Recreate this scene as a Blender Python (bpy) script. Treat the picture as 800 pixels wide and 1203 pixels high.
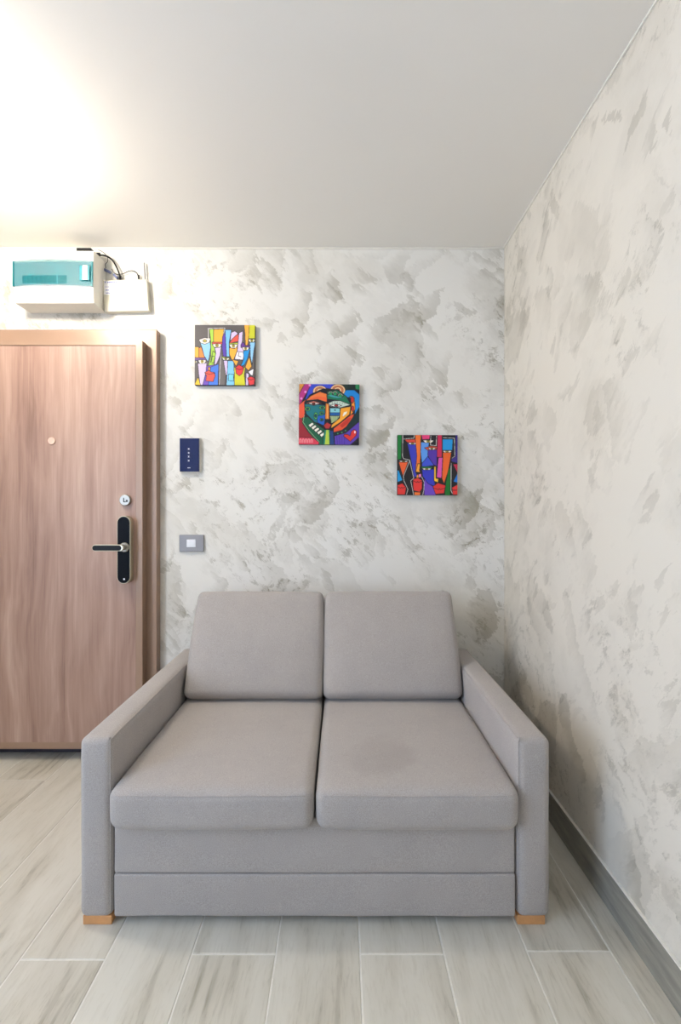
import bpy, bmesh, math, random
import numpy as np
from mathutils import Vector, Matrix, noise as mnoise

random.seed(7)
scene = bpy.context.scene
C = scene.collection
for o in list(bpy.data.objects):
    bpy.data.objects.remove(o)

# ------------------------------------------------------------------ measures
F = 569.0            # focal length in pixels of the 800 x 1203 frame
H = 1.19             # camera height
YW = 2.40            # back wall
XR = 0.806           # right wall
XL = -2.30           # left wall
YF = -2.10           # wall behind the camera
ZC = 2.492           # ceiling


def at(px, py, y):
    return Vector(((px - 401) * y / F, y, H - (py - 600) * y / F))


# ------------------------------------------------------------------ camera
cam_d = bpy.data.cameras.new('camera')
cam = bpy.data.objects.new('camera', cam_d)
C.objects.link(cam)
cam.location = (0, 0, H)
cam.rotation_euler = (math.radians(90), 0, 0)
cam_d.sensor_fit = 'HORIZONTAL'
cam_d.sensor_width = 24.0
cam_d.lens = F / 800 * 24.0
cam_d.shift_x = -1.0 / 800
cam_d.shift_y = -1.5 / 800
cam_d.clip_start = 0.02
scene.camera = cam

# ------------------------------------------------------------------ world, light, exposure
WORLD_COL = (0.55, 0.71, 1.0)
WORLD_STR = 7.2
LAMP_STR = 90.0
LAMP_COL = (1.0, 0.915, 0.80)
world = bpy.data.worlds.new('sky')
scene.world = world
world.use_nodes = True
bg = world.node_tree.nodes['Background']
bg.inputs[0].default_value = (*WORLD_COL, 1)
bg.inputs[1].default_value = WORLD_STR
WY0, WY1, WZ0, WZ1 = -0.95, 0.45, 0.45, 2.25      # window opening in the left wall, beside the camera
pl = bpy.data.lights.new('window_left_offscreen', 'AREA')
pl.shape = 'RECTANGLE'
pl.size = WZ1 - WZ0
pl.size_y = WY1 - WY0
pl.cycles.is_portal = True
po = bpy.data.objects.new('window_left_offscreen', pl)
C.objects.link(po)
po.location = (XL - 0.16, (WY0 + WY1) / 2, (WZ0 + WZ1) / 2)
po.rotation_euler = (0, math.radians(-90), 0)      # faces +X, into the room

vs = scene.view_settings
vs.view_transform = 'Standard'
vs.look = 'None'
vs.exposure = 0.78
vs.gamma = 1.0
vs.use_curve_mapping = False
scene.cycles.use_denoising = True
scene.cycles.max_bounces = 10
scene.cycles.diffuse_bounces = 6
scene.cycles.sample_clamp_indirect = 6.0

# ------------------------------------------------------------------ helpers


def lin(c):
    out = []
    for v in c:
        v = v / 255.0
        out.append(v / 12.92 if v <= 0.04045 else ((v + 0.055) / 1.055) ** 2.4)
    return tuple(out)


def rgba(c):
    return (*lin(c), 1.0)


class Nodes:
    def __init__(self, name, rough=0.6, metallic=0.0, spec=0.5):
        self.m = bpy.data.materials.new(name)
        self.m.use_nodes = True
        self.t = self.m.node_tree
        self.b = self.t.nodes['Principled BSDF']
        self.b.inputs['Roughness'].default_value = rough
        self.b.inputs['Metallic'].default_value = metallic
        self.b.inputs['Specular IOR Level'].default_value = spec

    def n(self, kind, ins=None, **props):
        nd = self.t.nodes.new(kind)
        for k, v in props.items():
            setattr(nd, k, v)
        for k, v in (ins or {}).items():
            self.put(nd.inputs[k], v)
        return nd

    def put(self, sock, v):
        if isinstance(v, bpy.types.NodeSocket):
            self.t.links.new(v, sock)
        elif isinstance(v, bpy.types.Node):
            self.t.links.new(v.outputs[0], sock)
        else:
            sock.default_value = v

    def math(self, op, a, b=0.0, c=0.0, clamp=False):
        nd = self.n('ShaderNodeMath', operation=op, use_clamp=clamp)
        self.put(nd.inputs[0], a)
        self.put(nd.inputs[1], b)
        self.put(nd.inputs[2], c)
        return nd.outputs[0]

    def mix(self, f, a, b, blend='MIX'):
        nd = self.n('ShaderNodeMix', data_type='RGBA', blend_type=blend)
        self.put(nd.inputs[0], f)
        self.put(nd.inputs[6], a)
        self.put(nd.inputs[7], b)
        return nd.outputs[2]

    def ramp(self, f, stops, interp='LINEAR'):
        nd = self.n('ShaderNodeValToRGB')
        cr = nd.color_ramp
        cr.interpolation = interp
        while len(cr.elements) < len(stops):
            cr.elements.new(0.5)
        for e, (p, c) in zip(cr.elements, stops):
            e.position = p
            e.color = c if len(c) == 4 else (*c, 1)
        self.put(nd.inputs[0], f)
        return nd.outputs[0]

    def smooth(self, f, lo, hi, a=0.0, b=1.0):
        nd = self.n('ShaderNodeMapRange', interpolation_type='SMOOTHSTEP')
        self.put(nd.inputs[0], f)
        for i, v in enumerate((lo, hi, a, b)):
            self.put(nd.inputs[i + 1], v)
        return nd.outputs[0]

    def vec(self, op, a, b=(0, 0, 0), scale=None):
        nd = self.n('ShaderNodeVectorMath', operation=op)
        self.put(nd.inputs[0], a)
        if op == 'SCALE':
            self.put(nd.inputs['Scale'], scale)
        else:
            self.put(nd.inputs[1], b)
        return nd.outputs['Value'] if op == 'DOT_PRODUCT' else nd.outputs[0]

    def mapping(self, v, loc=(0, 0, 0), rot=(0, 0, 0), scale=(1, 1, 1)):
        return self.n('ShaderNodeMapping', {'Vector': v, 'Location': loc, 'Rotation': rot, 'Scale': scale}).outputs[0]

    def noise(self, v, scale, detail=2.0, rough=0.5, dist=0.0):
        return self.n('ShaderNodeTexNoise', {'Vector': v, 'Scale': scale, 'Detail': detail, 'Roughness': rough, 'Distortion': dist})

    def bump(self, h, strength=0.3, dist=0.01, normal=None):
        nd = self.n('ShaderNodeBump', {'Strength': strength, 'Distance': dist, 'Height': h})
        if normal is not None:
            self.put(nd.inputs['Normal'], normal)
        return nd.outputs[0]

    def coord(self, which='Object'):
        return self.n('ShaderNodeTexCoord').outputs[which]

    def color(self, v):
        self.put(self.b.inputs['Base Color'], v)

    def normal(self, v):
        self.put(self.b.inputs['Normal'], v)


def plain(name, col, rough=0.5, metallic=0.0, spec=0.5, grain=0.04, scale=60.0):
    """a procedural material: one colour with a slight mottling"""
    g = Nodes(name, rough, metallic, spec)
    nz = g.noise(g.coord(), scale, 3.0)
    c = lin(col)
    lo = tuple(max(0, v * (1 - grain)) for v in c)
    hi = tuple(min(1, v * (1 + grain)) for v in c)
    g.color(g.ramp(nz.outputs[0], [(0.3, lo), (0.7, hi)]))
    return g.m


# ------------------------------------------------------------------ materials
def plaster(name, seed, contrast=1.0, light=(230, 227, 220), dark=(160, 154, 138), flip=1.0, axis=1):
    g = Nodes(name, 0.62, 0.0, 0.35)

    def turn(a):
        r = [0.15, 0.15, 0.2]
        r[axis] = a * flip
        return tuple(r)

    geo = g.n('ShaderNodeNewGeometry').outputs['Position']
    base = g.mapping(geo, loc=(seed, seed * 0.7, seed * 1.3))
    warp = g.vec('SCALE', g.vec('SUBTRACT', g.noise(base, 2.6, 2.0).outputs['Color'], (0.5, 0.5, 0.5)), scale=0.20)
    strk = g.mapping(g.mapping(base, rot=turn(0.8)), scale=(1.0, 1.0, 0.3))
    fine = g.vec('SCALE', g.vec('SUBTRACT', g.noise(strk, 42.0, 4.0, 0.7).outputs['Color'], (0.5, 0.5, 0.5)), scale=0.075)
    p = g.vec('ADD', g.vec('ADD', base, warp), fine)

    def strokes(scale, rot, sc, lo, hi, soft):
        v = g.mapping(g.mapping(p, rot=rot), scale=sc)
        vo = g.n('ShaderNodeTexVoronoi', {'Vector': v, 'Scale': scale, 'Randomness': 1.0})
        rnd = g.n('ShaderNodeSeparateColor', {'Color': vo.outputs['Color']})
        pick = g.smooth(rnd.outputs[0], lo, hi)
        # one crisp side, one side that fades away: the drag of the trowel
        loc = g.vec('SUBTRACT', g.vec('SCALE', v, scale=scale), g.vec('SCALE', vo.outputs['Position'], scale=scale))
        d = g.vec('SUBTRACT', vo.outputs['Color'], (0.5, 0.5, 0.5))
        grad = g.vec('DOT_PRODUCT', loc, d)
        fade = g.smooth(grad, -soft, soft)
        return g.math('MULTIPLY', pick, fade)

    a = strokes(5.2, turn(0.9), (1.0, 1.0, 0.6), 0.55, 0.95, 0.36)
    b = strokes(9.5, turn(-0.55), (1.0, 1.0, 0.5), 0.55, 0.98, 0.28)
    c = strokes(20.0, turn(0.75), (1.0, 1.0, 0.45), 0.6, 0.98, 0.3)
    mott = g.noise(p, 3.2, 4.0, 0.6).outputs[0]
    zone = g.smooth(g.noise(base, 2.1, 1.0).outputs[0], 0.42, 0.62)
    scr = g.noise(g.mapping(g.mapping(p, rot=turn(0.8)), scale=(1.0, 1.0, 0.35)), 30.0, 5.0, 0.72).outputs[0]
    scr2 = g.noise(g.mapping(g.mapping(p, rot=turn(-0.75)), scale=(1.0, 1.0, 0.35)), 27.0, 5.0, 0.72).outputs[0]
    swap = g.smooth(g.noise(base, 3.3, 1.0).outputs[0], 0.47, 0.53)
    scratch = g.math('ADD', g.math('MULTIPLY', g.smooth(scr, 0.54, 0.62), g.math('SUBTRACT', 1.0, swap)), g.math('MULTIPLY', g.smooth(scr2, 0.54, 0.62), swap))
    scratch = g.math('MULTIPLY', scratch, zone)
    t = g.math('MULTIPLY', a, 0.42)
    t = g.math('ADD', t, g.math('MULTIPLY', b, 0.50))
    t = g.math('ADD', t, g.math('MULTIPLY', c, 0.42))
    t = g.math('ADD', t, g.math('MULTIPLY', scratch, 0.62))
    t = g.math('ADD', t, g.smooth(mott, 0.35, 0.75, -0.14, 0.24))
    t = g.math('MULTIPLY', t, contrast, clamp=True)
    col = g.mix(t, rgba(light), rgba(dark))
    tint = g.noise(base, 1.7, 2.0).outputs[0]
    col = g.mix(g.smooth(tint, 0.4, 0.7, 0.0, 0.35), col, g.mix(0.5, col, rgba((224, 214, 194))))
    g.color(col)
    hgt = g.math('SUBTRACT', g.math('MULTIPLY', mott, 0.4), g.math('ADD', t, g.math('MULTIPLY', scr, 0.25)))
    g.normal(g.bump(hgt, 0.32, 0.006))
    return g.m


M = {}
M['plaster_back'] = plaster('trowelled_plaster', 3.1, 0.95)
M['plaster_right'] = plaster('trowelled_plaster_side', 11.7, 0.86, (221, 214, 201), (164, 157, 142), -1.0, 0)


def stretch_ceiling():
    g = Nodes('satin_ceiling', 0.42, 0.0, 0.3)
    nz = g.noise(g.coord(), 1.5, 2.0).outputs[0]
    g.color(g.ramp(nz, [(0.3, lin((233, 229, 222))), (0.7, lin((236, 232, 225)))]))
    return g.m


M['ceiling'] = stretch_ceiling()
M['room_white'] = plain('painted_wall', (226, 224, 219), 0.7)
M['grout'] = plain('floor_grout', (226, 222, 212), 0.8, grain=0.06)
M['caulk'] = plain('white_caulk', (232, 228, 218), 0.6)


def plank_mat():
    g = Nodes('wood_look_tile', 0.36, 0.0, 0.4)
    rnd = g.n('ShaderNodeObjectInfo').outputs['Random']
    co = g.coord()
    off = g.n('ShaderNodeCombineXYZ', {'X': g.math('MULTIPLY', rnd, 31.0), 'Y': g.math('MULTIPLY', rnd, 57.0), 'Z': 0.0}).outputs[0]
    v = g.vec('ADD', co, off)
    big = g.noise(g.mapping(v, scale=(7.0, 1.4, 1.0)), 1.0, 3.0, 0.55, 0.6).outputs[0]
    wv = g.vec('ADD', g.mapping(v, scale=(1.0, 0.13, 1.0)), g.vec('SCALE', g.noise(g.mapping(v, scale=(1, 0.5, 1)), 4.0, 2.0).outputs['Color'], scale=0.05))
    grain = g.noise(wv, 130.0, 5.0, 0.65, 0.3).outputs[0]
    cath = g.n('ShaderNodeTexWave', {'Vector': wv, 'Scale': 7.0, 'Distortion': 7.0, 'Detail': 3.0, 'Detail Scale': 1.2}, wave_type='BANDS', bands_direction='X').outputs[1]
    t = g.math('ADD', g.smooth(big, 0.3, 0.75, 0.0, 0.55), g.math('MULTIPLY', g.smooth(grain, 0.45, 0.75), 0.3))
    t = g.math('ADD', t, g.math('MULTIPLY', g.smooth(cath, 0.55, 1.0), g.smooth(big, 0.45, 0.7, 0.0, 0.3)), clamp=True)
    t = g.math('ADD', t, g.math('MULTIPLY', g.math('SUBTRACT', rnd, 0.5), 0.16), clamp=True)
    col = g.ramp(t, [(0.0, lin((213, 208, 195))), (0.45, lin((199, 193, 178))), (1.0, lin((160, 153, 136)))])
    g.color(col)
    g.normal(g.bump(grain, 0.08, 0.002))
    return g.m


M['plank'] = plank_mat()


def skirting_mat():
    g = Nodes('grey_skirting_tile', 0.45, 0.0, 0.4)
    v = g.coord()
    gr = g.noise(g.mapping(v, scale=(1.0, 0.1, 1.0)), 55.0, 4.0, 0.6, 0.3).outputs[0]
    g.color(g.ramp(gr, [(0.3, lin((122, 120, 112))), (0.7, lin((160, 155, 142)))]))
    return g.m


M['skirting'] = skirting_mat()


def door_wood():
    g = Nodes('walnut_laminate', 0.42, 0.0, 0.4)
    v = g.coord()
    wob = g.vec('SCALE', g.noise(g.mapping(v, scale=(1.0, 1.0, 0.35)), 3.5, 2.0).outputs['Color'], scale=0.12)
    w = g.vec('ADD', v, wob)
    s = g.mapping(w, scale=(1.0, 1.0, 0.035))
    broad = g.noise(s, 11.0, 3.0, 0.55, 0.2).outputs[0]
    mid = g.noise(g.mapping(w, scale=(1.0, 1.0, 0.06)), 42.0, 4.0, 0.6).outputs[0]
    fine = g.noise(g.mapping(v, scale=(1.0, 1.0, 0.012)), 240.0, 2.0, 0.6).outputs[0]
    t = g.math('ADD', g.math('MULTIPLY', broad, 0.6), g.math('ADD', g.math('MULTIPLY', mid, 0.28), g.math('MULTIPLY', fine, 0.16)))
    g.color(g.ramp(t, [(0.34, lin((132, 103, 91))), (0.46, lin((158, 127, 113))), (0.56, lin((172, 142, 127))), (0.70, lin((193, 166, 149)))]))
    g.normal(g.bump(fine, 0.05, 0.001))
    return g.m


M['door_wood'] = door_wood()
M['door_steel'] = plain('bronze_painted_steel', (158, 130, 110), 0.34, 0.2, 0.5, 0.03, 8.0)
M['threshold'] = plain('threshold_steel', (70, 66, 78), 0.4, 0.5)
M['steel'] = plain('brushed_steel', (168, 162, 150), 0.35, 0.85)
M['champagne'] = plain('champagne_metal', (196, 188, 166), 0.3, 0.8)
M['black_gloss'] = plain('black_lacquer', (5, 6, 12), 0.35, 0.0, 0.08)
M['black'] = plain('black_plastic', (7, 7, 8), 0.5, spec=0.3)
M['peep'] = plain('peephole_cover', (212, 178, 158), 0.4, 0.2)
M['white_plastic'] = plain('white_plastic', (226, 223, 213), 0.38, 0.0, 0.5, 0.015)
M['cream_plastic'] = plain('cream_plastic', (208, 203, 186), 0.42, 0.0, 0.5, 0.015)
M['grey_plastic'] = plain('silver_grey_plastic', (146, 144, 146), 0.36, 0.35, 0.5, 0.02)
M['navy'] = plain('navy_glass', (24, 38, 84), 0.1, 0.0, 0.6, 0.02)
M['white_key'] = plain('white_key', (236, 236, 240), 0.35)
M['led'] = plain('white_led', (245, 245, 250), 0.3)
M['blue_ink'] = plain('blue_ink', (112, 120, 190), 0.6)
M['blue_plug'] = plain('blue_plug', (120, 128, 168), 0.4)
M['beech'] = plain('beech_foot', (206, 150, 98), 0.45, 0.0, 0.4, 0.1, 30)
M['breaker'] = plain('grey_breaker', (70, 76, 80), 0.5)
M['breaker_dark'] = plain('dark_breaker', (6, 8, 12), 0.5)
M['canvas'] = plain('canvas_edge', (46, 40, 44), 0.8)
M['sticker'] = plain('paper_label', (244, 243, 246), 0.6)


def fabric(name, stain=None):
    g = Nodes(name, 0.92, 0.0, 0.15)
    v = g.coord()
    hz = g.noise(v, 520.0, 2.0, 0.6).outputs[0]
    md = g.noise(v, 9.0, 3.0, 0.6).outputs[0]
    t = g.math('ADD', g.math('MULTIPLY', hz, 0.86), g.math('MULTIPLY', md, 0.14))
    col = g.ramp(t, [(0.30, lin((149, 143, 139))), (0.5, lin((167, 160, 155))), (0.70, lin((183, 176, 170)))])
    if stain is not None:
        d = g.vec('SUBTRACT', v, stain)
        d = g.vec('ADD', d, g.vec('SCALE', g.vec('SUBTRACT', g.noise(v, 6.0, 3.0).outputs['Color'], (0.5, 0.5, 0.5)), scale=0.22))
        ln = g.n('ShaderNodeVectorMath', operation='LENGTH')
        g.put(ln.inputs[0], g.vec('MULTIPLY', d, (1.0, 1.25, 0.0)))
        msk = g.smooth(ln.outputs['Value'], 0.07, 0.17, 0.34, 0.0)
        col = g.mix(msk, col, g.mix(0.45, col, rgba((112, 100, 94))))
    g.color(col)
    weave = g.noise(v, 700.0, 1.0).outputs[0]
    g.normal(g.bump(weave, 0.14, 0.0012))
    g.b.inputs['Sheen Weight'].default_value = 0.18
    g.b.inputs['Sheen Roughness'].default_value = 0.5
    return g.m


M['fabric'] = fabric('grey_woven_upholstery')
M['fabric_stain'] = fabric('grey_woven_upholstery_marked', (-0.09, -0.20, 0.06))


def teal_mat():
    g = Nodes('teal_translucent_cover', 0.12, 0.0, 0.5)
    nz = g.noise(g.coord(), 6.0, 2.0).outputs[0]
    g.color(g.ramp(nz, [(0.3, lin((0, 110, 120))), (0.7, lin((6, 122, 132)))]))
    g.b.inputs['Alpha'].default_value = 0.46
    return g.m


M['teal'] = teal_mat()
M['teal_dark'] = plain('teal_rim', (30, 128, 138), 0.3)


def lamp_mat(name, strength):
    g = Nodes(name, 0.4)
    g.color(rgba((245, 240, 230)))
    nz = g.noise(g.coord(), 4.0, 1.0).outputs[0]
    g.put(g.b.inputs['Emission Color'], g.ramp(nz, [(0.0, LAMP_COL), (1.0, LAMP_COL)]))
    g.b.inputs['Emission Strength'].default_value = strength
    return g.m


M['lamp'] = lamp_mat('opal_lamp_glass', LAMP_STR)


def pane_mat():
    m = bpy.data.materials.new('window_pane')
    m.use_nodes = True
    t = m.node_tree
    t.nodes.clear()
    out = t.nodes.new('ShaderNodeOutputMaterial')
    tr = t.nodes.new('ShaderNodeBsdfTransparent')
    gl = t.nodes.new('ShaderNodeBsdfGlossy')
    gl.inputs['Roughness'].default_value = 0.03
    mx = t.nodes.new('ShaderNodeMixShader')
    mx.inputs[0].default_value = 0.06
    t.links.new(tr.outputs[0], mx.inputs[1])
    t.links.new(gl.outputs[0], mx.inputs[2])
    t.links.new(mx.outputs[0], out.inputs[0])
    return m


M['pane'] = pane_mat()


def print_mat():
    g = Nodes('printed_canvas', 0.45, 0.0, 0.4)
    g.color(g.n('ShaderNodeVertexColor', layer_name='ink').outputs[0])
    g.normal(g.bump(g.noise(g.coord(), 900.0, 1.0).outputs[0], 0.1, 0.0005))
    return g.m


M['print'] = print_mat()


# ------------------------------------------------------------------ mesh helpers
def link(name, me, mat, parent=None, smooth=False):
    o = bpy.data.objects.new(name, me)
    C.objects.link(o)
    if mat is not None and not me.materials:
        me.materials.append(M[mat])
    if parent is not None:
        o.parent = parent
    if smooth:
        me.polygons.foreach_set('use_smooth', [True] * len(me.polygons))
    return o


def from_bm(name, bm, mat, parent=None, smooth=False):
    bmesh.ops.recalc_face_normals(bm, faces=bm.faces)
    me = bpy.data.meshes.new(name)
    bm.to_mesh(me)
    bm.free()
    return link(name, me, mat, parent, smooth)


def add_box(bm, lo, hi, bev=0.0, seg=2):
    lo, hi = Vector(lo), Vector(hi)
    r = bmesh.ops.create_cube(bm, size=1.0)
    vs_ = r['verts']
    c, s = (lo + hi) / 2, hi - lo
    for v in vs_:
        v.co = Vector((c.x + v.co.x * s.x, c.y + v.co.y * s.y, c.z + v.co.z * s.z))
    if bev > 0:
        es = list({e for v in vs_ for e in v.link_edges})
        bmesh.ops.bevel(bm, geom=es, offset=bev, segments=seg, profile=0.5, affect='EDGES')


def box(name, lo, hi, mat, parent=None, bev=0.0, seg=2):
    bm = bmesh.new()
    add_box(bm, lo, hi, bev, seg)
    return from_bm(name, bm, mat, parent, smooth=False)


def prism(name, pts, axis, a0, a1, mat, parent=None, bev=0.0):
    """extrude a 2-D outline along an axis; pts are the other two coordinates in xyz order"""
    bm = bmesh.new()

    def mk(p, a):
        if axis == 0:
            return (a, p[0], p[1])
        if axis == 1:
            return (p[0], a, p[1])
        return (p[0], p[1], a)
    v0 = [bm.verts.new(mk(p, a0)) for p in pts]
    v1 = [bm.verts.new(mk(p, a1)) for p in pts]
    bm.faces.new(v0)
    bm.faces.new(v1[::-1])
    n = len(pts)
    for i in range(n):
        bm.faces.new((v0[i], v0[(i + 1) % n], v1[(i + 1) % n], v1[i]))
    bmesh.ops.recalc_face_normals(bm, faces=bm.faces)
    if bev > 0:
        es = [e for e in bm.edges if e.calc_face_angle(0) > 0.6]
        bmesh.ops.bevel(bm, geom=es, offset=bev, segments=2, profile=0.5, affect='EDGES')
    return from_bm(name, bm, mat, parent)


def stadium(cx, cz, w, h, n=16):
    """upright capsule outline in xz"""
    r = w / 2
    pts = []
    for i in range(n + 1):
        a = math.pi * i / n
        pts.append((cx + r * math.cos(a), cz + h / 2 - r + r * math.sin(a)))
    for i in range(n + 1):
        a = math.pi + math.pi * i / n
        pts.append((cx + r * math.cos(a), cz - h / 2 + r + r * math.sin(a)))
    return pts


def circle(cx, cz, r, n=32):
    return [(cx + r * math.cos(2 * math.pi * i / n), cz + r * math.sin(2 * math.pi * i / n)) for i in range(n)]


def axis_positions(half, r, n_mid, n_r=5):
    e = [-half + r * (1 - math.cos(math.pi / 2 * i / n_r)) for i in range(n_r)]
    mid = [-half + r + (2 * half - 2 * r) * i / n_mid for i in range(n_mid + 1)]
    return e + mid + [-v for v in reversed(e)]


def soft_box(name, size, r, mat, parent=None, mid=(10, 6, 6), bulge=(0, 0, 0), wob=0.0, origin=(0, 0, 0), seed=0.0, shape=None, n_r=5):
    """upholstered box: rounded edges, padded faces, slight unevenness"""
    hs = [s / 2 for s in size]
    ax = [axis_positions(hs[i], min(r, hs[i] * 0.98), mid[i], n_r) for i in range(3)]
    n = [len(a) for a in ax]
    verts, idx, faces = [], {}, []

    def vid(i, j, k):
        key = (i, j, k)
        if key in idx:
            return idx[key]
        p = Vector((ax[0][i], ax[1][j], ax[2][k]))
        q = Vector([max(-(hs[a] - r), min(hs[a] - r, p[a])) for a in range(3)])
        d = p - q
        if d.length > 1e-9:
            m = max(abs(d[0]), abs(d[1]), abs(d[2]))
            p = q + d.normalized() * min(r, d.length if m < r * 0.999 else r)
        u = [p[a] / hs[a] for a in range(3)]
        b = [max(0.0, 1 - u[a] ** 2) for a in range(3)]
        off = Vector((bulge[0] * u[0] * b[1] * b[2], bulge[1] * u[1] * b[0] * b[2], bulge[2] * u[2] * b[0] * b[1]))
        if wob:
            off += mnoise.noise_vector(p * 5.0 + Vector((seed, seed, seed))) * wob
            off += mnoise.noise_vector(p * 14.0 + Vector((seed, 3, seed))) * wob * 0.35
        p = p + off
        if shape:
            p = shape(p, u)
        idx[key] = len(verts)
        verts.append(tuple(p + Vector(origin)))
        return idx[key]

    for a in range(3):
        b, c = (a + 1) % 3, (a + 2) % 3
        for side in (0, n[a] - 1):
            for j in range(n[b] - 1):
                for k in range(n[c] - 1):
                    q = []
                    for dj, dk in ((0, 0), (1, 0), (1, 1), (0, 1)):
                        t = [0, 0, 0]
                        t[a], t[b], t[c] = side, j + dj, k + dk
                        q.append(vid(*t))
                    faces.append(q if side else q[::-1])
    me = bpy.data.meshes.new(name)
    me.from_pydata(verts, [], faces)
    me.validate()
    me.update()
    return link(name, me, mat, parent, smooth=True)


def spline(pts, sub=10):
    pts = [Vector(p) for p in pts]
    out = []
    for i in range(len(pts) - 1):
        p0, p1, p2, p3 = pts[max(i - 1, 0)], pts[i], pts[i + 1], pts[min(i + 2, len(pts) - 1)]
        for k in range(sub):
            t = k / sub
            out.append(0.5 * ((2 * p1) + (p2 - p0) * t + (2 * p0 - 5 * p1 + 4 * p2 - p3) * t * t + (3 * p1 - p0 - 3 * p2 + p3) * t ** 3))
    out.append(pts[-1])
    return out


def tube(name, pts, rad, mat, parent=None, sub=10, sides=8):
    path = spline(pts, sub) if sub else [Vector(p) for p in pts]
    verts, faces = [], []
    up = Vector((0.13, 0.31, 0.94))
    for i, p in enumerate(path):
        t = (path[min(i + 1, len(path) - 1)] - path[max(i - 1, 0)]).normalized()
        s = t.cross(up)
        if s.length < 1e-4:
            s = t.cross(Vector((1, 0, 0)))
        s.normalize()
        w = s.cross(t)
        for k in range(sides):
            a = 2 * math.pi * k / sides
            verts.append(tuple(p + s * math.cos(a) * rad + w * math.sin(a) * rad))
    for i in range(len(path) - 1):
        for k in range(sides):
            a, b = i * sides + k, i * sides + (k + 1) % sides
            faces.append((a, b, b + sides, a + sides))
    faces.append(tuple(range(sides - 1, -1, -1)))
    m = (len(path) - 1) * sides
    faces.append(tuple(range(m, m + sides)))
    me = bpy.data.meshes.new(name)
    me.from_pydata(verts, [], faces)
    me.update()
    return link(name, me, mat, parent, smooth=True)


def empty(name, loc=(0, 0, 0)):
    o = bpy.data.objects.new(name, None)
    C.objects.link(o)
    o.location = loc
    o.empty_display_size = 0.1
    return o


def tag(o, label, cat, group=None):
    o['label'] = label
    o['category'] = cat
    if group:
        o['group'] = group
    return o


def struct(o, label=None):
    o['kind'] = 'structure'
    if label:
        o['label'] = label
    return o


def adopt(root, *parts):
    """parent parts that were built in world coordinates to a root placed elsewhere"""
    for p in parts:
        p.parent = root
        p.matrix_parent_inverse = root.matrix_basis.inverted()


# ------------------------------------------------------------------ the room
T = 0.12
struct(box('wall_back', (XL - T, YW, -0.1), (XR + T, YW + T, ZC + 0.1), 'plaster_back'), 'grey and white trowelled plaster wall behind the sofa')
struct(box('wall_right', (XR, YF - T, -0.1), (XR + T, YW, ZC + 0.1), 'plaster_right'), 'cream and grey trowelled plaster wall beside the sofa')
struct(box('ceiling', (XL, YF, ZC), (XR, YW, ZC + 0.1), 'ceiling'), 'smooth satin white stretch ceiling')
struct(box('wall_front', (XL - T, YF - T, -0.1), (XR, YF, ZC + 0.1), 'room_white'), 'plain white wall across the room from the sofa')
bm = bmesh.new()
add_box(bm, (XL - T, YF, -0.1), (XL, WY0, ZC + 0.1))
add_box(bm, (XL - T, WY1, -0.1), (XL, YW, ZC + 0.1))
add_box(bm, (XL - T, WY0, -0.1), (XL, WY1, WZ0))
add_box(bm, (XL - T, WY0, WZ1), (XL, WY1, ZC + 0.1))
struct(from_bm('wall_left', bm, 'room_white'), 'plain white wall with the window')

win = struct(empty('window_1', (XL - 0.06, (WY0 + WY1) / 2, WZ0)), 'white framed two pane window')
fr = 0.05
xa, xb = XL - 0.09, XL - 0.03
ym = (WY0 + WY1) / 2
parts = [box('window_frame', (xa, WY0, WZ0), (xb, WY0 + fr, WZ1), 'white_plastic'),
         box('window_frame', (xa, WY1 - fr, WZ0), (xb, WY1, WZ1), 'white_plastic'),
         box('window_frame', (xa, WY0 + fr, WZ0), (xb, WY1 - fr, WZ0 + fr), 'white_plastic'),
         box('window_frame', (xa, WY0 + fr, WZ1 - fr), (xb, WY1 - fr, WZ1), 'white_plastic'),
         box('mullion', (xa, ym - 0.03, WZ0 + fr), (xb, ym + 0.03, WZ1 - fr), 'white_plastic'),
         box('pane', (XL - 0.064, WY0 + fr, WZ0 + fr), (XL - 0.060, ym - 0.03, WZ1 - fr), 'pane'),
         box('pane', (XL - 0.064, ym + 0.03, WZ0 + fr), (XL - 0.060, WY1 - fr, WZ1 - fr), 'pane')]
adopt(win, *parts)

# floor: a bed of light grout and the planks lying proud of it
floor = struct(box('floor', (XL, YF, -0.10), (XR, YW, -0.0015), 'grout'), 'pale grey wood look floor tiles with light joints')
PW, PL, GR = 0.2256, 1.20, 0.0040
X0 = (148 - 401) / 480 * H
row_joint = {-1: 1.284, 1: 1.2997, 3: 1.2997, 5: 1.309}
mesh_cache = {}
for row in range(-8, 8):
    xa = X0 + row * PW + GR / 2
    xb = X0 + (row + 1) * PW - GR / 2
    xa, xb = max(xa, XL), min(xb, XR - 0.001)
    if xb - xa < 0.01:
        continue
    j0 = row_joint.get(row, 1.30) if row % 2 else 0.939
    y = j0 - 4 * PL
    while y < YW:
        ya, yb = max(y + GR / 2, YF), min(y + PL - GR / 2, YW - 0.001)
        y += PL
        if yb - ya < 0.02:
            continue
        key = (round(xb - xa, 4), round(yb - ya, 4))
        if key not in mesh_cache:
            bm = bmesh.new()
            add_box(bm, (-key[0] / 2, -key[1] / 2, -0.006), (key[0] / 2, key[1] / 2, 0.0), 0.0012, 1)
            me = bpy.data.meshes.new('plank')
            bm.to_mesh(me)
            bm.free()
            me.materials.append(M['plank'])
            mesh_cache[key] = me
        o = bpy.data.objects.new('plank', mesh_cache[key])
        C.objects.link(o)
        o.location = ((xa + xb) / 2, (ya + yb) / 2, 0.0)
        o.parent = floor

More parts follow.
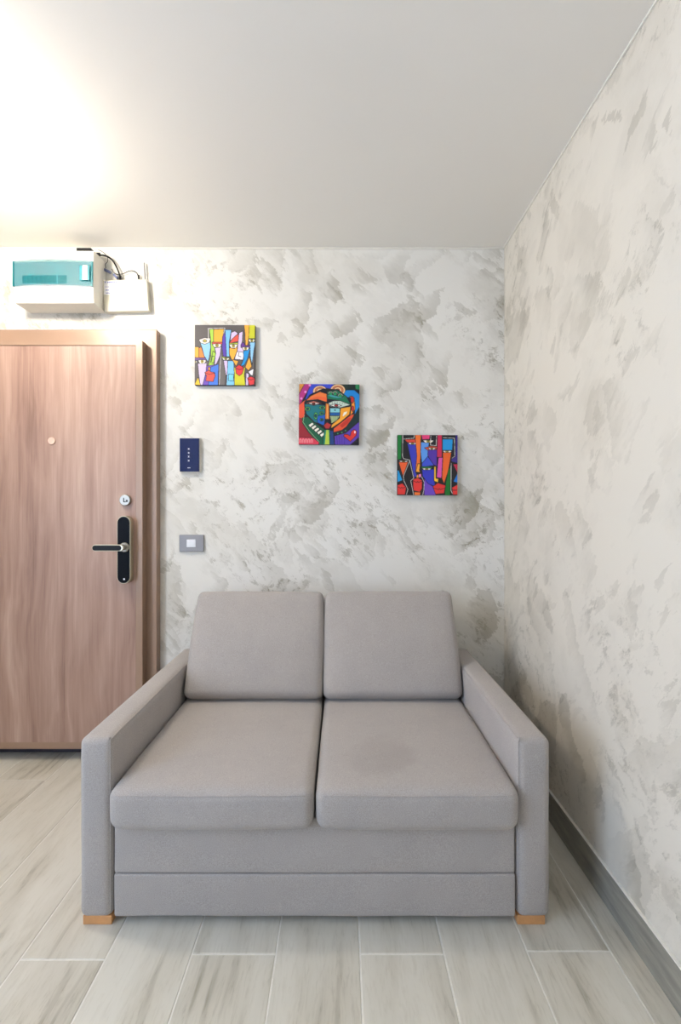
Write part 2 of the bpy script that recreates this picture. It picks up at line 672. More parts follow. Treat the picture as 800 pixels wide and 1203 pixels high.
# skirting tiles with a thin light joint on top
bb = struct(box('baseboard_right', (XR - 0.010, YF + 0.001, 0.0), (XR - 0.0005, YW - 0.012, 0.110), 'skirting', bev=0.0015, seg=1), 'grey wood look skirting tile along the plaster wall')
cb = box('joint_line', (XR - 0.0085, YF + 0.001, 0.110), (XR - 0.0005, YW - 0.012, 0.1135), 'caulk', bb)
bk = struct(box('baseboard_back', (-0.894, YW - 0.010, 0.0), (XR - 0.0105, YW - 0.0005, 0.110), 'skirting', bev=0.0015, seg=1), 'grey wood look skirting tile behind the sofa')
struct(box('trim_1', (XR - 0.006, YF + 0.001, ZC - 0.006), (XR - 0.0005, YW - 0.001, ZC - 0.0005), 'caulk'), 'thin white bead between ceiling and plaster wall')
struct(box('trim_2', (XL + 0.001, YW - 0.006, ZC - 0.006), (XR - 0.0065, YW - 0.0005, ZC - 0.0005), 'caulk'), 'thin white bead between ceiling and back wall')
struct(box('trim_3', (XR - 0.005, YW - 0.005, 0.12), (XR - 0.0005, YW - 0.0005, ZC - 0.0065), 'plaster_back'), 'thin plaster bead in the room corner')

# ------------------------------------------------------------------ entrance door
door = struct(empty('door_1', (-1.40, YW, 0)), 'brown wood grain entrance door with bronze frame and black smart lock')
YFR, YLF = 2.352, 2.302         # front of the frame, front of the leaf
FX1, FX0 = -0.896, -1.985
FZ = H + 213 * 2.352 / F
LX1, LX0 = -0.946, -1.935
LZ = H + 200 * YLF / F
LB = 0.058
dp = []
dp.append(prism('door_frame', [(FX0, 0.0), (FX0, FZ), (FX1, FZ), (FX1, 0.0), (FX1 - 0.085, 0.0), (FX1 - 0.085, FZ - 0.095), (FX0 + 0.085, FZ - 0.095), (FX0 + 0.085, 0.0)], 1, YFR, YW - 0.0005, 'door_steel', bev=0.003))
dp.append(box('threshold', (FX0 + 0.085, YW - 0.012, 0.0), (FX1 - 0.085, YW - 0.0005, 0.05), 'threshold', bev=0.002))
PX1 = (159.5 - 401) * YLF / F
PT = H + (600 - 406.5) * YLF / F
PB = H - (872 - 600) * YLF / F
PX0 = LX0 + 0.03
GV = 0.0040                     # open groove above the panel
dp.append(box('door_leaf', (LX0, YLF + 0.009, LB), (LX1, YFR - 0.0005, LZ), 'door_steel'))
bm = bmesh.new()
add_box(bm, (LX0, YLF, PT + GV), (LX1, YLF + 0.009, LZ))
add_box(bm, (LX0, YLF, LB), (LX1, YLF + 0.009, PB))
add_box(bm, (PX1, YLF, PB), (LX1, YLF + 0.009, PT + GV))
add_box(bm, (LX0, YLF, PB), (PX0, YLF + 0.009, PT + GV))
dp.append(from_bm('leaf_edging', bm, 'door_steel'))
dp.append(box('door_panel', (PX0, YLF - 0.001, PB), (PX1, YLF + 0.0088, PT), 'door_wood'))
YP = YLF - 0.001


def dxz(px, py, y):
    p = at(px, py, y)
    return p.x, p.z


x, z = dxz(61, 518, YP)
dp.append(prism('peephole', circle(x, z, 0.017, 28), 1, YP - 0.006, YP, 'peep', bev=0.0015))
x, z = dxz(146.6, 587.5, 2.288)
cyl = prism('lock_cylinder', circle(x, z, 0.0262, 36), 1, 2.286, YP, 'steel', bev=0.003)
dp.append(cyl)
kx, kz = x + 0.004, z
box('keyhole_shade', (kx - 0.0105, 2.2845, kz - 0.010), (kx - 0.0065, 2.2862, kz + 0.011), 'black', cyl)  # raised bars coloured black: painted shade of the key slots, no recess
box('keyhole_shade', (kx - 0.0105, 2.2845, kz - 0.010), (kx + 0.001, 2.2862, kz - 0.006), 'black', cyl)
box('keyhole_shade', (kx + 0.003, 2.2845, kz - 0.009), (kx + 0.010, 2.2862, kz + 0.001), 'black', cyl)
YK = 2.262
x, z = dxz(145.2, 646, YK)
plate = prism('lock_plate', stadium(x, z, 0.0635, 0.318, 18), 1, YK, YP, 'champagne', bev=0.003)
dp.append(plate)
prism('lock_face', stadium(x, z, 0.0560, 0.3105, 18), 1, YK - 0.0016, YK - 0.0001, 'black_gloss', plate, bev=0.0006)
lx, lz = dxz(146, 680.3, YK)
prism('indicator_light', circle(lx, lz, 0.0042, 16), 1, YK - 0.0026, YK - 0.0017, 'led', plate)
rx, rz = dxz(145.8, 643, YK - 0.01)
prism('handle_rose', circle(rx, rz, 0.0215, 32), 1, YK - 0.012, YK - 0.0017, 'steel', plate, bev=0.002)
YH = YK - 0.055
hx0 = (107.5 - 401) * YH / F
hx1 = (142.5 - 401) * YH / F
hz = H - (643.8 - 600) * YH / F
prism('handle_neck', circle(rx, rz, 0.0125, 24), 1, YH + 0.004, YK - 0.0121, 'steel', plate)


def lying(px0, px1, cz, h, n=12):
    r = h / 2
    pts = []
    for i in range(n + 1):
        a = -math.pi / 2 + math.pi * i / n
        pts.append((px1 - r + r * math.cos(a), cz + r * math.sin(a)))
    for i in range(n + 1):
        a = math.pi / 2 + math.pi * i / n
        pts.append((px0 + r + r * math.cos(a), cz + r * math.sin(a)))
    return pts


prism('handle_lever', lying(hx0, rx + 0.017, hz, 0.0305), 1, YH, YH + 0.014, 'champagne', plate, bev=0.003)
prism('lever_inlay', lying(hx0 + 0.0035, hx1, hz, 0.0235), 1, YH - 0.0012, YH - 0.0001, 'black', plate, bev=0.0005)
adopt(door, *dp)

# ------------------------------------------------------------------ sofa
sofa = tag(empty('sofa', (-0.0765, 1.85, 0)), 'small grey fabric two seat sofa with slim square arms and beech feet', 'sofa')
SF = 1.385
AL0, AL1, AR0, AR1 = -0.752, -0.657, 0.503, 0.600
ATOP, ABOT, AB = 0.538, 0.022, 2.31
sp = []


def place(o, loc):
    o.location = loc
    sp.append(o)
    return o


for (a0, a1, inner, s) in ((AL0, AL1, AL1, 1), (AR0, AR1, AR0, -1)):
    w, d, h = a1 - a0, AB - SF, ATOP - ABOT
    arm = place(soft_box('arm', (w, d, h), 0.022, 'fabric', None, (4, 18, 12), (0.004, 0.004, 0.004), 0.0012, seed=a0), ((a0 + a1) / 2, (SF + AB) / 2, (ATOP + ABOT) / 2))
    e = 0.0060
    xs = inner - s * e
    line = [(xs, SF + e, ABOT + 0.02), (xs, SF + e, 0.25), (xs, SF + e, ATOP - 0.02), (xs, SF + 0.016, ATOP - e), (xs, SF + 0.2, ATOP - e + 0.001), (xs, 1.75, ATOP - e + 0.001), (xs, AB - 0.03, ATOP - e)]
    sm = tube('arm_seam', line, 0.0017, 'fabric', None, 8, 6)
    sm.parent = arm
    sm.matrix_parent_inverse = Matrix.Translation(-arm.location)
for (x0, x1) in ((-0.743, -0.660), (0.506, 0.586)):
    for (y0, y1) in ((1.392, 1.452), (2.22, 2.28)):
        sp.append(box('foot', (x0, y0, 0.0), (x1, y1, ABOT + 0.004), 'beech', bev=0.002))
BX0, BX1 = AL1 + 0.005, AR0 - 0.004
sp.append(box('base', (AL1 + 0.001, SF + 0.05, 0.05), (AR0 - 0.001, 2.30, 0.285), 'fabric', bev=0.004))
place(soft_box('front_panel', (BX1 - BX0, 0.05, 0.160), 0.006, 'fabric', None, (30, 2, 8), (0, 0.002, 0), 0.0010, seed=4.0, n_r=3), ((BX0 + BX1) / 2, SF + 0.030, 0.2285))
place(soft_box('front_panel', (BX1 - BX0, 0.05, 0.121), 0.006, 'fabric', None, (30, 2, 8), (0, 0.002, 0), 0.0012, seed=9.0, n_r=3), ((BX0 + BX1) / 2, SF + 0.0275, 0.0865))
# backrest behind the loose cushions
sp.append(prism('backrest', [(2.11, 0.29), (2.11, 0.43), (2.285, 0.765), (2.30, 0.772), (2.345, 0.772), (2.355, 0.760), (2.355, 0.03), (2.305, 0.03), (2.305, 0.29)], 0, AL1 + 0.004, AR0 - 0.004, 'fabric', bev=0.006))
GX = -0.0755
SEATF, SEATB, STOP, SBOT = 1.350, 2.10, 0.411, 0.290
for (x0, x1, sd, mt) in ((AL1 + 0.0012, GX - 0.0028, 1.7, 'fabric'), (GX + 0.0028, AR0 - 0.0012, 6.1, 'fabric_stain')):
    w, d, h = x1 - x0, SEATB - SEATF, STOP - SBOT

    def seat_shape(p, u):
        q = p.copy()
        # lower front corners pull in a little, front edge slumps
        f = max(0.0, -u[1]) ** 6
        q.z -= 0.006 * f * max(0.0, u[2])
        q.x *= 1 - 0.016 * f * max(0.0, -u[2]) ** 2
        q.z += 0.003 * u[2] * (1 - u[0] ** 2)
        return q
    seat = place(soft_box('seat_cushion', (w, d, h), 0.030, mt, None, (22, 22, 6), (0.0, 0.005, 0.007), 0.0018, seed=sd, shape=seat_shape), ((x0 + x1) / 2, (SEATF + SEATB) / 2, (STOP + SBOT) / 2))
    zz = STOP - 0.0185
    ln = [(x0 + 0.022, SEATF + 0.004, zz), (x0 + w * 0.3, SEATF + 0.0005, zz + 0.001), (x0 + w * 0.6, SEATF + 0.0005, zz + 0.001), (x1 - 0.022, SEATF + 0.004, zz)]
    sm = tube('cushion_seam', ln, 0.0011, 'fabric', None, 8, 6)
    sm.parent = seat
    sm.matrix_parent_inverse = Matrix.Translation(-seat.location)
# back cushions, leaning on the backrest
LEAN = math.atan2(0.205, 0.39)
for (x0, x1, sd) in ((-0.642, GX - 0.004, 2.2), (GX + 0.004, 0.494, 7.9)):
    w, th, hh = x1 - x0, 0.125, 0.452

    def back_shape(p, u):
        q = p.copy()
        front = max(0.0, -u[1])
        q.y -= 0.030 * front * (1 - u[0] ** 4) * max(0.0, 1 - (u[2] + 0.25) ** 2 / 1.6)
        q.x *= 1 + 0.012 * max(0.0, 1 - (u[2] + 0.2) ** 2)
        return q
    c = place(soft_box('back_cushion', (w, th, hh), 0.028, 'fabric', None, (20, 5, 18), (0.004, 0.0, 0.004), 0.0024, seed=sd, shape=back_shape), ((x0 + x1) / 2, 2.115, 0.606))
    c.rotation_euler = (-LEAN, 0, 0)
adopt(sofa, *sp)

# ------------------------------------------------------------------ canvases
DARK = (28, 24, 30)
NG = 150


class Paint:
    """flat printed picture, drawn with outlined shapes in its own pixel frame"""

    def __init__(self, x0, y0, x1, y1, bgc):
        self.n = NG * 2
        self.x = np.linspace(x0, x1, self.n)[None, :].repeat(self.n, 0)
        self.y = np.linspace(y0, y1, self.n)[:, None].repeat(self.n, 1)
        self.img = np.zeros((self.n, self.n, 3))
        self.img[:] = bgc

    def line(self, pts, col=DARK, w=4.5, closed=False):
        k = len(pts) if closed else len(pts) - 1
        for i in range(k):
            (ax, ay), (bx, by) = pts[i], pts[(i + 1) % len(pts)]
            dx, dy = bx - ax, by - ay
            L = dx * dx + dy * dy + 1e-9
            t = np.clip(((self.x - ax) * dx + (self.y - ay) * dy) / L, 0, 1)
            self.img[(self.x - ax - t * dx) ** 2 + (self.y - ay - t * dy) ** 2 < (w / 2) ** 2] = col

    def poly(self, col, *c, out=DARK, w=4.5):
        pts = [(c[i], c[i + 1]) for i in range(0, len(c), 2)]
        ins = np.zeros(self.x.shape, bool)
        j = len(pts) - 1
        for i in range(len(pts)):
            (xi, yi), (xj, yj) = pts[i], pts[j]
            if yi != yj:
                ins ^= ((yi > self.y) != (yj > self.y)) & (self.x < (xj - xi) * (self.y - yi) / (yj - yi) + xi)
            j = i
        self.img[ins] = col
        if out is not None:
            self.line(pts, out, w, True)

    def oval(self, col, cx, cy, rx, ry, out=DARK, w=4.5):
        pts = []
        for i in range(28):
            a = 2 * math.pi * i / 28
            pts += [cx + rx * math.cos(a), cy + ry * math.sin(a)]
        self.poly(col, *pts, out=out, w=w)

    def eye(self, cx, cy, w, h, iris=(196, 180, 60)):
        self.poly((238, 232, 220), cx - w / 2, cy - h * 0.3, cx, cy - h * 0.45, cx + w / 2, cy - h * 0.3, cx + w * 0.28, cy + h * 0.4, cx - w * 0.28, cy + h * 0.4)
        self.oval(iris, cx, cy - h * 0.05, w * 0.16, h * 0.32, w=3)
        self.oval(DARK, cx, cy - h * 0.1, w * 0.06, h * 0.15, out=None)

    def build(self, name, parent, size, y):
        n = NG
        im = self.img.reshape(n, 2, n, 2, 3).mean((1, 3)) / 255.0
        im = np.where(im <= 0.04045, im / 12.92, ((im + 0.055) / 1.055) ** 2.4)
        g = np.linspace(-size / 2, size / 2, n)
        X, Z = np.meshgrid(g, -g)
        verts = np.stack([X.ravel(), np.full(n * n, y), Z.ravel()], 1)
        i = np.arange(n * n).reshape(n, n)
        f = np.stack([i[:-1, :-1], i[1:, :-1], i[1:, 1:], i[:-1, 1:]], -1).reshape(-1, 4)
        me = bpy.data.meshes.new(name)
        me.from_pydata(verts.tolist(), [], f.tolist())
        ca = me.color_attributes.new('ink', 'FLOAT_COLOR', 'POINT')
        ca.data.foreach_set('color', np.concatenate([im.reshape(-1, 3), np.ones((n * n, 1))], 1).ravel().astype(np.float32))
        me.update()
        return link(name, me, 'print', parent)


def canvas(px0, py0, px1, py1, paint, label, tilt=0.0):
    yf = YW - 0.022
    a, b = at(px0, py0, yf), at(px1, py1, yf)
    s = ((b.x - a.x) + (a.z - b.z)) / 2
    root = tag(empty('canvas_picture', ((a.x + b.x) / 2, yf, (a.z + b.z) / 2)), label, 'picture', 'square canvas pictures on the plaster wall')
    root.rotation_euler = (0, tilt, 0)
    box('stretched_canvas', (-s / 2, 0.0004, -s / 2), (s / 2, 0.0215, s / 2), 'canvas', root, bev=0.0012, seg=1)
    paint.build('painted_face', root, s - 0.001, 0.0)
    return root


p = Paint(110, 93, 682, 660, (92, 86, 85))
LAV, SKY, ORG, RED, LIM = (214, 194, 226), (146, 198, 236), (245, 172, 62), (226, 84, 70), (166, 205, 70)
p.poly(ORG, 578, 90, 628, 90, 622, 220, 610, 300, 592, 300, 588, 180)
p.poly((208, 205, 50), 628, 90, 690, 90, 690, 222, 622, 222)
p.poly(SKY, 632, 255, 690, 250, 672, 330, 656, 465, 640, 400)
p.eye(652, 240, 70, 36)
p.poly(SKY, 158, 250, 255, 245, 262, 300, 248, 400, 236, 442, 200, 385, 180, 310)
p.poly((232, 222, 214), 148, 232, 200, 215, 258, 218, 250, 258, 205, 276, 165, 262)
p.oval((196, 180, 60), 206, 244, 18, 11)
p.line([(240, 130), (240, 215), (262, 240)], (225, 220, 215), 5)
p.poly(LIM, 248, 135, 290, 130, 290, 262, 305, 350, 290, 482, 240, 482, 264, 380, 262, 240)
p.poly((246, 176, 60), 290, 135, 388, 130, 372, 260, 290, 260)
p.line([(236, 128), (396, 122), (380, 200), (396, 190)], (230, 226, 220), 5)
p.poly((92, 66, 170), 374, 205, 400, 150, 416, 390, 382, 392, 368, 300)
p.poly((122, 190, 238), 398, 140, 458, 138, 436, 262, 440, 392, 414, 392)
p.poly(LAV, 456, 165, 490, 150, 522, 172, 446, 245)
p.poly(LAV, 300, 312, 362, 292, 352, 380, 322, 452, 296, 482, 310, 350)
p.poly(RED, 274, 256, 374, 256, 368, 282, 278, 284)
p.eye(322, 288, 92, 44)
p.poly(LIM, 284, 338, 312, 360, 290, 452, 260, 450)
p.line([(270, 440), (278, 385), (296, 390)])
p.poly(RED, 526, 175, 526, 246, 438, 268, 470, 220)
p.poly(ORG, 440, 308, 490, 316, 516, 290, 512, 340, 482, 420, 462, 420, 440, 370)
p.poly((172, 190, 60), 436, 266, 527, 258, 520, 286, 438, 286)
p.eye(478, 292, 84, 44)
p.poly(LAV, 530, 168, 568, 150, 560, 270, 580, 335, 580, 420, 482, 415, 516, 330)
p.poly((238, 230, 240), 512, 342, 582, 350, 570, 422, 488, 415)
p.line([(532, 350), (524, 385), (550, 392)])
p.poly((32, 148, 216), 572, 340, 638, 310, 612, 410, 582, 470, 546, 482, 576, 412)
p.poly((98, 50, 142), 560, 255, 580, 262, 590, 285, 638, 284, 632, 308, 550, 306, 548, 282)
p.eye(594, 316, 70, 40)
p.poly(ORG, 612, 432, 630, 392, 652, 482, 622, 522, 590, 492)
p.poly((246, 172, 64), 108, 300, 150, 300, 150, 402, 108, 402)
p.poly((240, 138, 62), 150, 312, 172, 300, 206, 402, 150, 402)
p.poly(LAV, 140, 456, 226, 452, 216, 545, 186, 664, 164, 664, 150, 560)
p.poly((110, 80, 142), 108, 400, 216, 404, 222, 428, 108, 428)
p.eye(182, 440, 80, 44)
p.eye(116, 442, 36, 30)
p.poly((112, 76, 182), 222, 482, 330, 462, 336, 664, 186, 664, 216, 560)
p.poly((66, 118, 212), 262, 490, 338, 460, 332, 664, 240, 664)
p.poly(ORG, 238, 492, 258, 490, 256, 525, 240, 520)
p.poly(RED, 206, 542, 245, 520, 266, 536, 296, 540, 306, 572, 286, 628, 216, 620, 224, 572)
p.line([(206, 542), (250, 560), (306, 545)])
p.poly((104, 98, 96), 336, 440, 362, 370, 392, 450, 410, 560, 398, 664, 340, 664)
p.line([(345, 655), (350, 520), (362, 372)], (225, 222, 220), 4)
p.poly(LAV, 384, 428, 426, 428, 420, 566, 406, 566)
p.poly((130, 196, 238), 424, 430, 482, 430, 490, 664, 412, 664, 420, 540)
p.poly((176, 190, 70), 366, 390, 448, 400, 442, 424, 368, 420)
p.eye(406, 414, 76, 26)
p.poly((120, 206, 232), 434, 555, 482, 560, 480, 622, 430, 616)
p.poly((208, 203, 46), 486, 492, 592, 492, 582, 560, 594, 664, 488, 664)
p.poly(ORG, 466, 420, 528, 432, 504, 482)
p.poly((222, 58, 62), 498, 492, 530, 468, 556, 480, 578, 500, 562, 552, 536, 572, 504, 548)
p.line([(498, 500), (536, 515), (578, 500)])
p.poly(LAV, 600, 542, 626, 552, 622, 664, 594, 664)
p.poly((236, 232, 238), 618, 532, 672, 502, 662, 572, 640, 562)
p.poly((224, 62, 66), 612, 592, 642, 576, 684, 592, 676, 652, 630, 664, 620, 622)
p.line([(612, 598), (645, 610), (684, 596)])
p.poly((246, 196, 50), 108, 656, 144, 585, 168, 664)
canvas(228.8, 381.6, 299.3, 452.6, p, 'square canvas of pale elongated faces on a grey ground, topmost of the three', math.radians(0.2))

p = Paint(95, 93, 690, 692, (24, 30, 44))
p.poly((50, 68, 192), 205, 90, 440, 90, 410, 140, 330, 130, 235, 200, 150, 260)
p.poly((226, 152, 62), 90, 90, 160, 90, 95, 215)
for k in range(4):
    p.line([(100 + k * 14, 90), (92, 120 + k * 26)], (150, 80, 40), 4)
p.poly((172, 44, 122), 152, 90, 218, 90, 112, 290, 92, 290, 92, 200)
for q in ((200, 106), (158, 172), (118, 238)):
    p.oval((226, 140, 205), q[0], q[1], 12, 12, out=None)
p.poly((20, 40, 36), 520, 90, 700, 90, 700, 150, 560, 150)
p.poly((28, 122, 72), 645, 90, 700, 90, 700, 152, 650, 140)
p.poly((226, 86, 56), 92, 300, 172, 240, 156, 380, 130, 470, 92, 600)
p.poly((150, 34, 46), 92, 430, 135, 440, 190, 560, 290, 640, 92, 640)
p.poly((24, 132, 208), 505, 195, 560, 150, 640, 150, 700, 200, 700, 455, 640, 480, 648, 280, 612, 208, 560, 235)
for (cx, cy, s) in ((302, 165, 1.0), (476, 152, 1.05)):
    for rr, cc in ((70, (240, 196, 146)), (52, (214, 120, 70)), (36, (240, 196, 146)), (18, (170, 90, 60))):
        p.oval(cc, cx, cy, rr * s, rr * 0.8 * s, w=3)
p.poly((20, 22, 30), 148, 275, 200, 200, 330, 138, 480, 146, 606, 250, 614, 310, 596, 400, 430, 536, 370, 545, 258, 495, 156, 392)
p.poly((228, 118, 56), 162, 258, 212, 210, 300, 168, 368, 190, 368, 272, 280, 245)
p.poly((226, 96, 50), 180, 250, 280, 215, 368, 225, 368, 262, 280, 240, out=None)
p.poly((20, 112, 78), 372, 165, 470, 152, 560, 215, 604, 292, 480, 252, 372, 240)
for q in ((405, 188), (450, 186), (502, 208)):
    p.oval((206, 222, 190), q[0], q[1], 25, 24)
    p.oval((36, 146, 84), q[0], q[1] + 3, 18, 18)
p.poly((60, 150, 160), 376, 205, 420, 200, 540, 232, 440, 226, out=None)
p.poly((192, 208, 194), 372, 286, 440, 256, 500, 256, 604, 296, 500, 326, 400, 312)
for k in range(6):
    p.line([(420 + k * 26, 258 + k * 4), (424 + k * 24, 290)], (90, 120, 110), 4)
p.poly((240, 236, 230), 400, 302, 455, 288, 516, 304, 460, 322)
p.oval((180, 50, 40), 462, 304, 18, 10)
p.poly((22, 112, 122), 152, 292, 350, 300, 356, 440, 330, 492, 250, 472, 168, 390)
p.poly((34, 92, 184), 270, 410, 356, 392, 346, 508, 280, 476)
p.poly((232, 130, 108), 160, 284, 240, 262, 326, 284, 240, 306)
p.poly((244, 236, 226), 180, 286, 240, 276, 310, 286, 240, 300)
p.oval((120, 40, 30), 240, 286, 16, 9)
for q in ((180, 340, 26, 22), (325, 326, 30, 18), (262, 408, 18, 34), (318, 384, 20, 20), (320, 446, 18, 14)):
    p.oval((90, 190, 90), q[0], q[1], q[2], q[3])
    p.oval((16, 70, 90), q[0], q[1], q[2] * 0.55, q[3] * 0.55)
p.poly((216, 126, 50), 358, 280, 392, 290, 396, 440, 354, 440)
p.line([(376, 300), (376, 430)], (240, 180, 90), 6)
p.poly((132, 198, 204), 400, 330, 498, 330, 498, 402, 400, 402)
p.poly((28, 92, 164), 400, 374, 498, 374, 498, 404, 400, 404)
p.oval(DARK, 450, 350, 10, 6, out=None)
p.poly((172, 192, 140), 400, 406, 498, 406, 472, 450, 416, 482)
for k in range(5):
    p.line([(414 + k * 16, 410), (416 + k * 13, 468 - k * 4)], (90, 110, 80), 4)
p.poly((242, 164, 46), 505, 330, 606, 312, 592, 392, 502, 472, 410, 534, 420, 495, 496, 430)
p.poly((246, 240, 226), 526, 400, 540, 370, 572, 362, 560, 388, 530, 412, out=None)
p.poly((242, 152, 50), 596, 208, 640, 228, 648, 342, 600, 410, 612, 290)
p.oval((200, 46, 40), 620, 246, 16, 34)
p.oval((200, 46, 40), 624, 334, 13, 28)
p.poly((222, 82, 46), 438, 532, 602, 400, 642, 384, 602, 482, 520, 548, 438, 572)
p.poly((190, 50, 40), 500, 500, 580, 430, 610, 425, 580, 480, 520, 525, out=None)
p.poly((172, 46, 46), 338, 502, 375, 470, 414, 495, 396, 534, 360, 534)
p.poly((24, 46, 48), 648, 390, 700, 300, 700, 442, 560, 562, 440, 604, 430, 574, 540, 548)
for q in ((480, 582), (520, 572), (556, 552)):
    p.oval((60, 150, 100), q[0], q[1], 7, 7, out=None)
p.poly((20, 92, 62), 128, 430, 182, 418, 240, 470, 346, 540, 346, 700, 300, 690, 190, 570, 130, 480)
p.line([(150, 400), (135, 470), (200, 560), (300, 670)], (180, 200, 150), 4)
for k in range(5):
    ax, ay = 206 + k * 28, 498 + k * 24
    p.poly((240, 236, 220), ax - 18, ay + 2, ax + 22, ay - 24, ax + 38, ay - 8, ax + 2, ay + 26)
p.poly((30, 132, 102), 346, 546, 432, 546, 432, 700, 334, 700)
p.poly((182, 204, 72), 366, 546, 390, 546, 398, 700, 352, 700, out=None)
p.poly((30, 62, 124), 402, 552, 434, 552, 448, 700, 406, 700)
p.poly((92, 62, 172), 446, 606, 560, 574, 700, 452, 700, 700, 452, 700)
for k in range(4):
    p.line([(470 + k * 26, 610), (478 + k * 22, 690)], (60, 40, 130), 5)
p.poly((26, 24, 36), 596, 700, 700, 606, 700, 700)
p.poly((218, 50, 46), 604, 660, 536, 606, 544, 588, 576, 588, 600, 606, 612, 560, 640, 538, 668, 560, 660, 600)
p.oval((250, 230, 225), 648, 566, 7, 14, out=None)
p.poly((218, 60, 82), 90, 622, 240, 626, 298, 672, 286, 700, 90, 700)
for k in range(5):
    x = 104 + k * 28
    p.line([(x, 676), (x, 645), (x + 8, 636), (x + 16, 645), (x + 16, 676)], (250, 190, 190), 4)
canvas(351.2, 451.2, 422.0, 522.4, p, 'square canvas of one round patterned face with a red heart', math.radians(0.5))

p = Paint(100, 90, 695, 688, (30, 28, 31))
W_ = (226, 222, 214)
p.poly((20, 122, 52), 100, 85, 142, 85, 136, 332, 100, 336)
p.line([(152, 92), (150, 300), (160, 326), (222, 340)], W_, 5)
p.line([(165, 130), (262, 122), (266, 92)], W_, 5)
p.poly((58, 62, 184), 195, 165, 302, 165, 292, 300, 282, 460, 302, 505, 264, 510, 235, 350)
p.poly((226, 72, 52), 168, 135, 322, 130, 302, 168, 196, 164)
p.eye(250, 176, 100, 24)
p.poly((240, 116, 46), 272, 85, 332, 85, 326, 380, 306, 396, 326, 462, 278, 456, 292, 300)
p.poly((246, 166, 54), 302, 376, 326, 376, 318, 440, 326, 462, 280, 456)
p.poly((226, 60, 122), 338, 85, 422, 85, 416, 132, 344, 136)
p.poly((92, 152, 228), 332, 160, 412, 165, 402, 300, 342, 372, 328, 260)
p.eye(405, 154, 110, 34)
p.line([(430, 100), (426, 190), (482, 196), (486, 100)], W_, 5)
p.poly((82, 50, 162), 402, 240, 492, 235, 492, 402, 432, 372, 400, 290)
p.poly((226, 82, 46), 366, 218, 430, 200, 496, 206, 482, 236, 400, 240)
p.eye(440, 226, 80, 26)
p.poly((60, 82, 204), 342, 372, 400, 302, 464, 392, 340, 408)
p.poly((202, 40, 82), 495, 85, 542, 85, 542, 312, 490, 312)
p.line([(552, 115), (662, 120), (668, 300), (640, 320)], W_, 5)
p.poly((30, 150, 218), 544, 130, 648, 130, 642, 242, 544, 242)
p.poly((236, 102, 40), 548, 262, 634, 260, 602, 450, 562, 575, 540, 520, 550, 310)
p.eye(592, 254, 100, 24)
p.poly((222, 82, 172), 505, 312, 547, 312, 537, 518, 488, 512)
p.poly((50, 56, 188), 342, 432, 464, 430, 472, 600, 400, 575, 350, 500)
p.poly((112, 72, 192), 366, 520, 400, 570, 472, 612, 484, 695, 366, 695)
p.poly((24, 130, 60), 336, 404, 444, 404, 440, 422, 340, 422)
p.eye(390, 428, 100, 22)
p.poly((246, 192, 50), 464, 402, 482, 402, 482, 520, 508, 526, 502, 562, 462, 546)
p.poly((20, 116, 42), 602, 440, 626, 400, 622, 695, 568, 695, 575, 590)
p.line([(632, 370), (630, 640), (655, 690)], W_, 5)
p.poly((236, 96, 46), 112, 360, 206, 356, 155, 502)
p.eye(160, 352, 100, 20)
p.poly((30, 150, 212), 98, 440, 112, 440, 152, 540, 98, 562)
p.line([(222, 345), (160, 500), (165, 545), (205, 630), (190, 685)], W_, 5)
p.line([(222, 345), (262, 520), (232, 545), (250, 630), (262, 690)], W_, 5)
p.line([(340, 505), (366, 560), (362, 640), (350, 690)], W_, 5)
p.poly((62, 46, 132), 672, 85, 700, 85, 700, 372, 632, 352, 632, 330, 672, 302)
p.poly((204, 44, 76), 650, 380, 700, 376, 700, 478)
p.poly((36, 120, 208), 652, 552, 700, 458, 700, 566)
p.poly((240, 160, 60), 288, 500, 300, 478, 312, 500, 308, 520, 290, 520, w=3)
p.poly((236, 130, 190), 308, 482, 334, 474, 338, 500, 316, 520, w=3)
for c in ((254, 532, 300, 515, 346, 540, 344, 622, 322, 658, 258, 642), (452, 602, 500, 565, 578, 590, 562, 668, 478, 678), (98, 590, 150, 570, 188, 612, 176, 684, 98, 684), (638, 612, 700, 578, 700, 684, 650, 684)):
    p.poly((226, 54, 50), *c)
    x0, x1 = min(c[0::2]), max(c[0::2])
    ym = c[1] + 12
    p.line([(x0, ym), ((x0 + x1) / 2 - 10, ym + 18), ((x0 + x1) / 2, ym + 8), ((x0 + x1) / 2 + 10, ym + 18), (x1, ym)])
p.poly((242, 120, 46), 268, 655, 332, 660, 322, 695, 268, 695)
canvas(467.0, 510.9, 537.4, 581.9, p, 'square canvas of vivid elongated faces on black, lowest of the three', math.radians(0.2))

# ------------------------------------------------------------------ wall switch and touch panel
a, b = at(210.3, 628.3, YW - 0.012), at(239.2, 648.2, YW - 0.012)
sw = tag(empty('light_switch', ((a.x + b.x) / 2, YW, (a.z + b.z) / 2)), 'silver grey light switch plate with a square white key', 'switch')
w, h = (b.x - a.x) / 2, (a.z - b.z) / 2
box('switch_plate', (-w, -0.012, -h), (w, -0.0005, h), 'grey_plastic', sw, bev=0.003)
box('switch_key', (-0.0225, -0.0155, -0.019), (0.0215, -0.0121, 0.019), 'white_key', sw, bev=0.0015)
yf = YW - 0.022
a, b = at(211, 514.8, yf), at(233.8, 554, yf)
tp = tag(empty('touch_panel', ((a.x + b.x) / 2, YW, (a.z + b.z) / 2)), 'glossy navy blue upright touch panel with small white symbols', 'control panel')
w, h = (b.x - a.x) / 2, (a.z - b.z) / 2
box('panel_back', (-w - 0.002, -0.0115, -h - 0.003), (w + 0.001, -0.0005, h + 0.003), 'white_plastic', tp, bev=0.002)
gl = box('glass_face', (-w, -0.022, -h), (w, -0.0118, h), 'navy', tp, bev=0.0012)
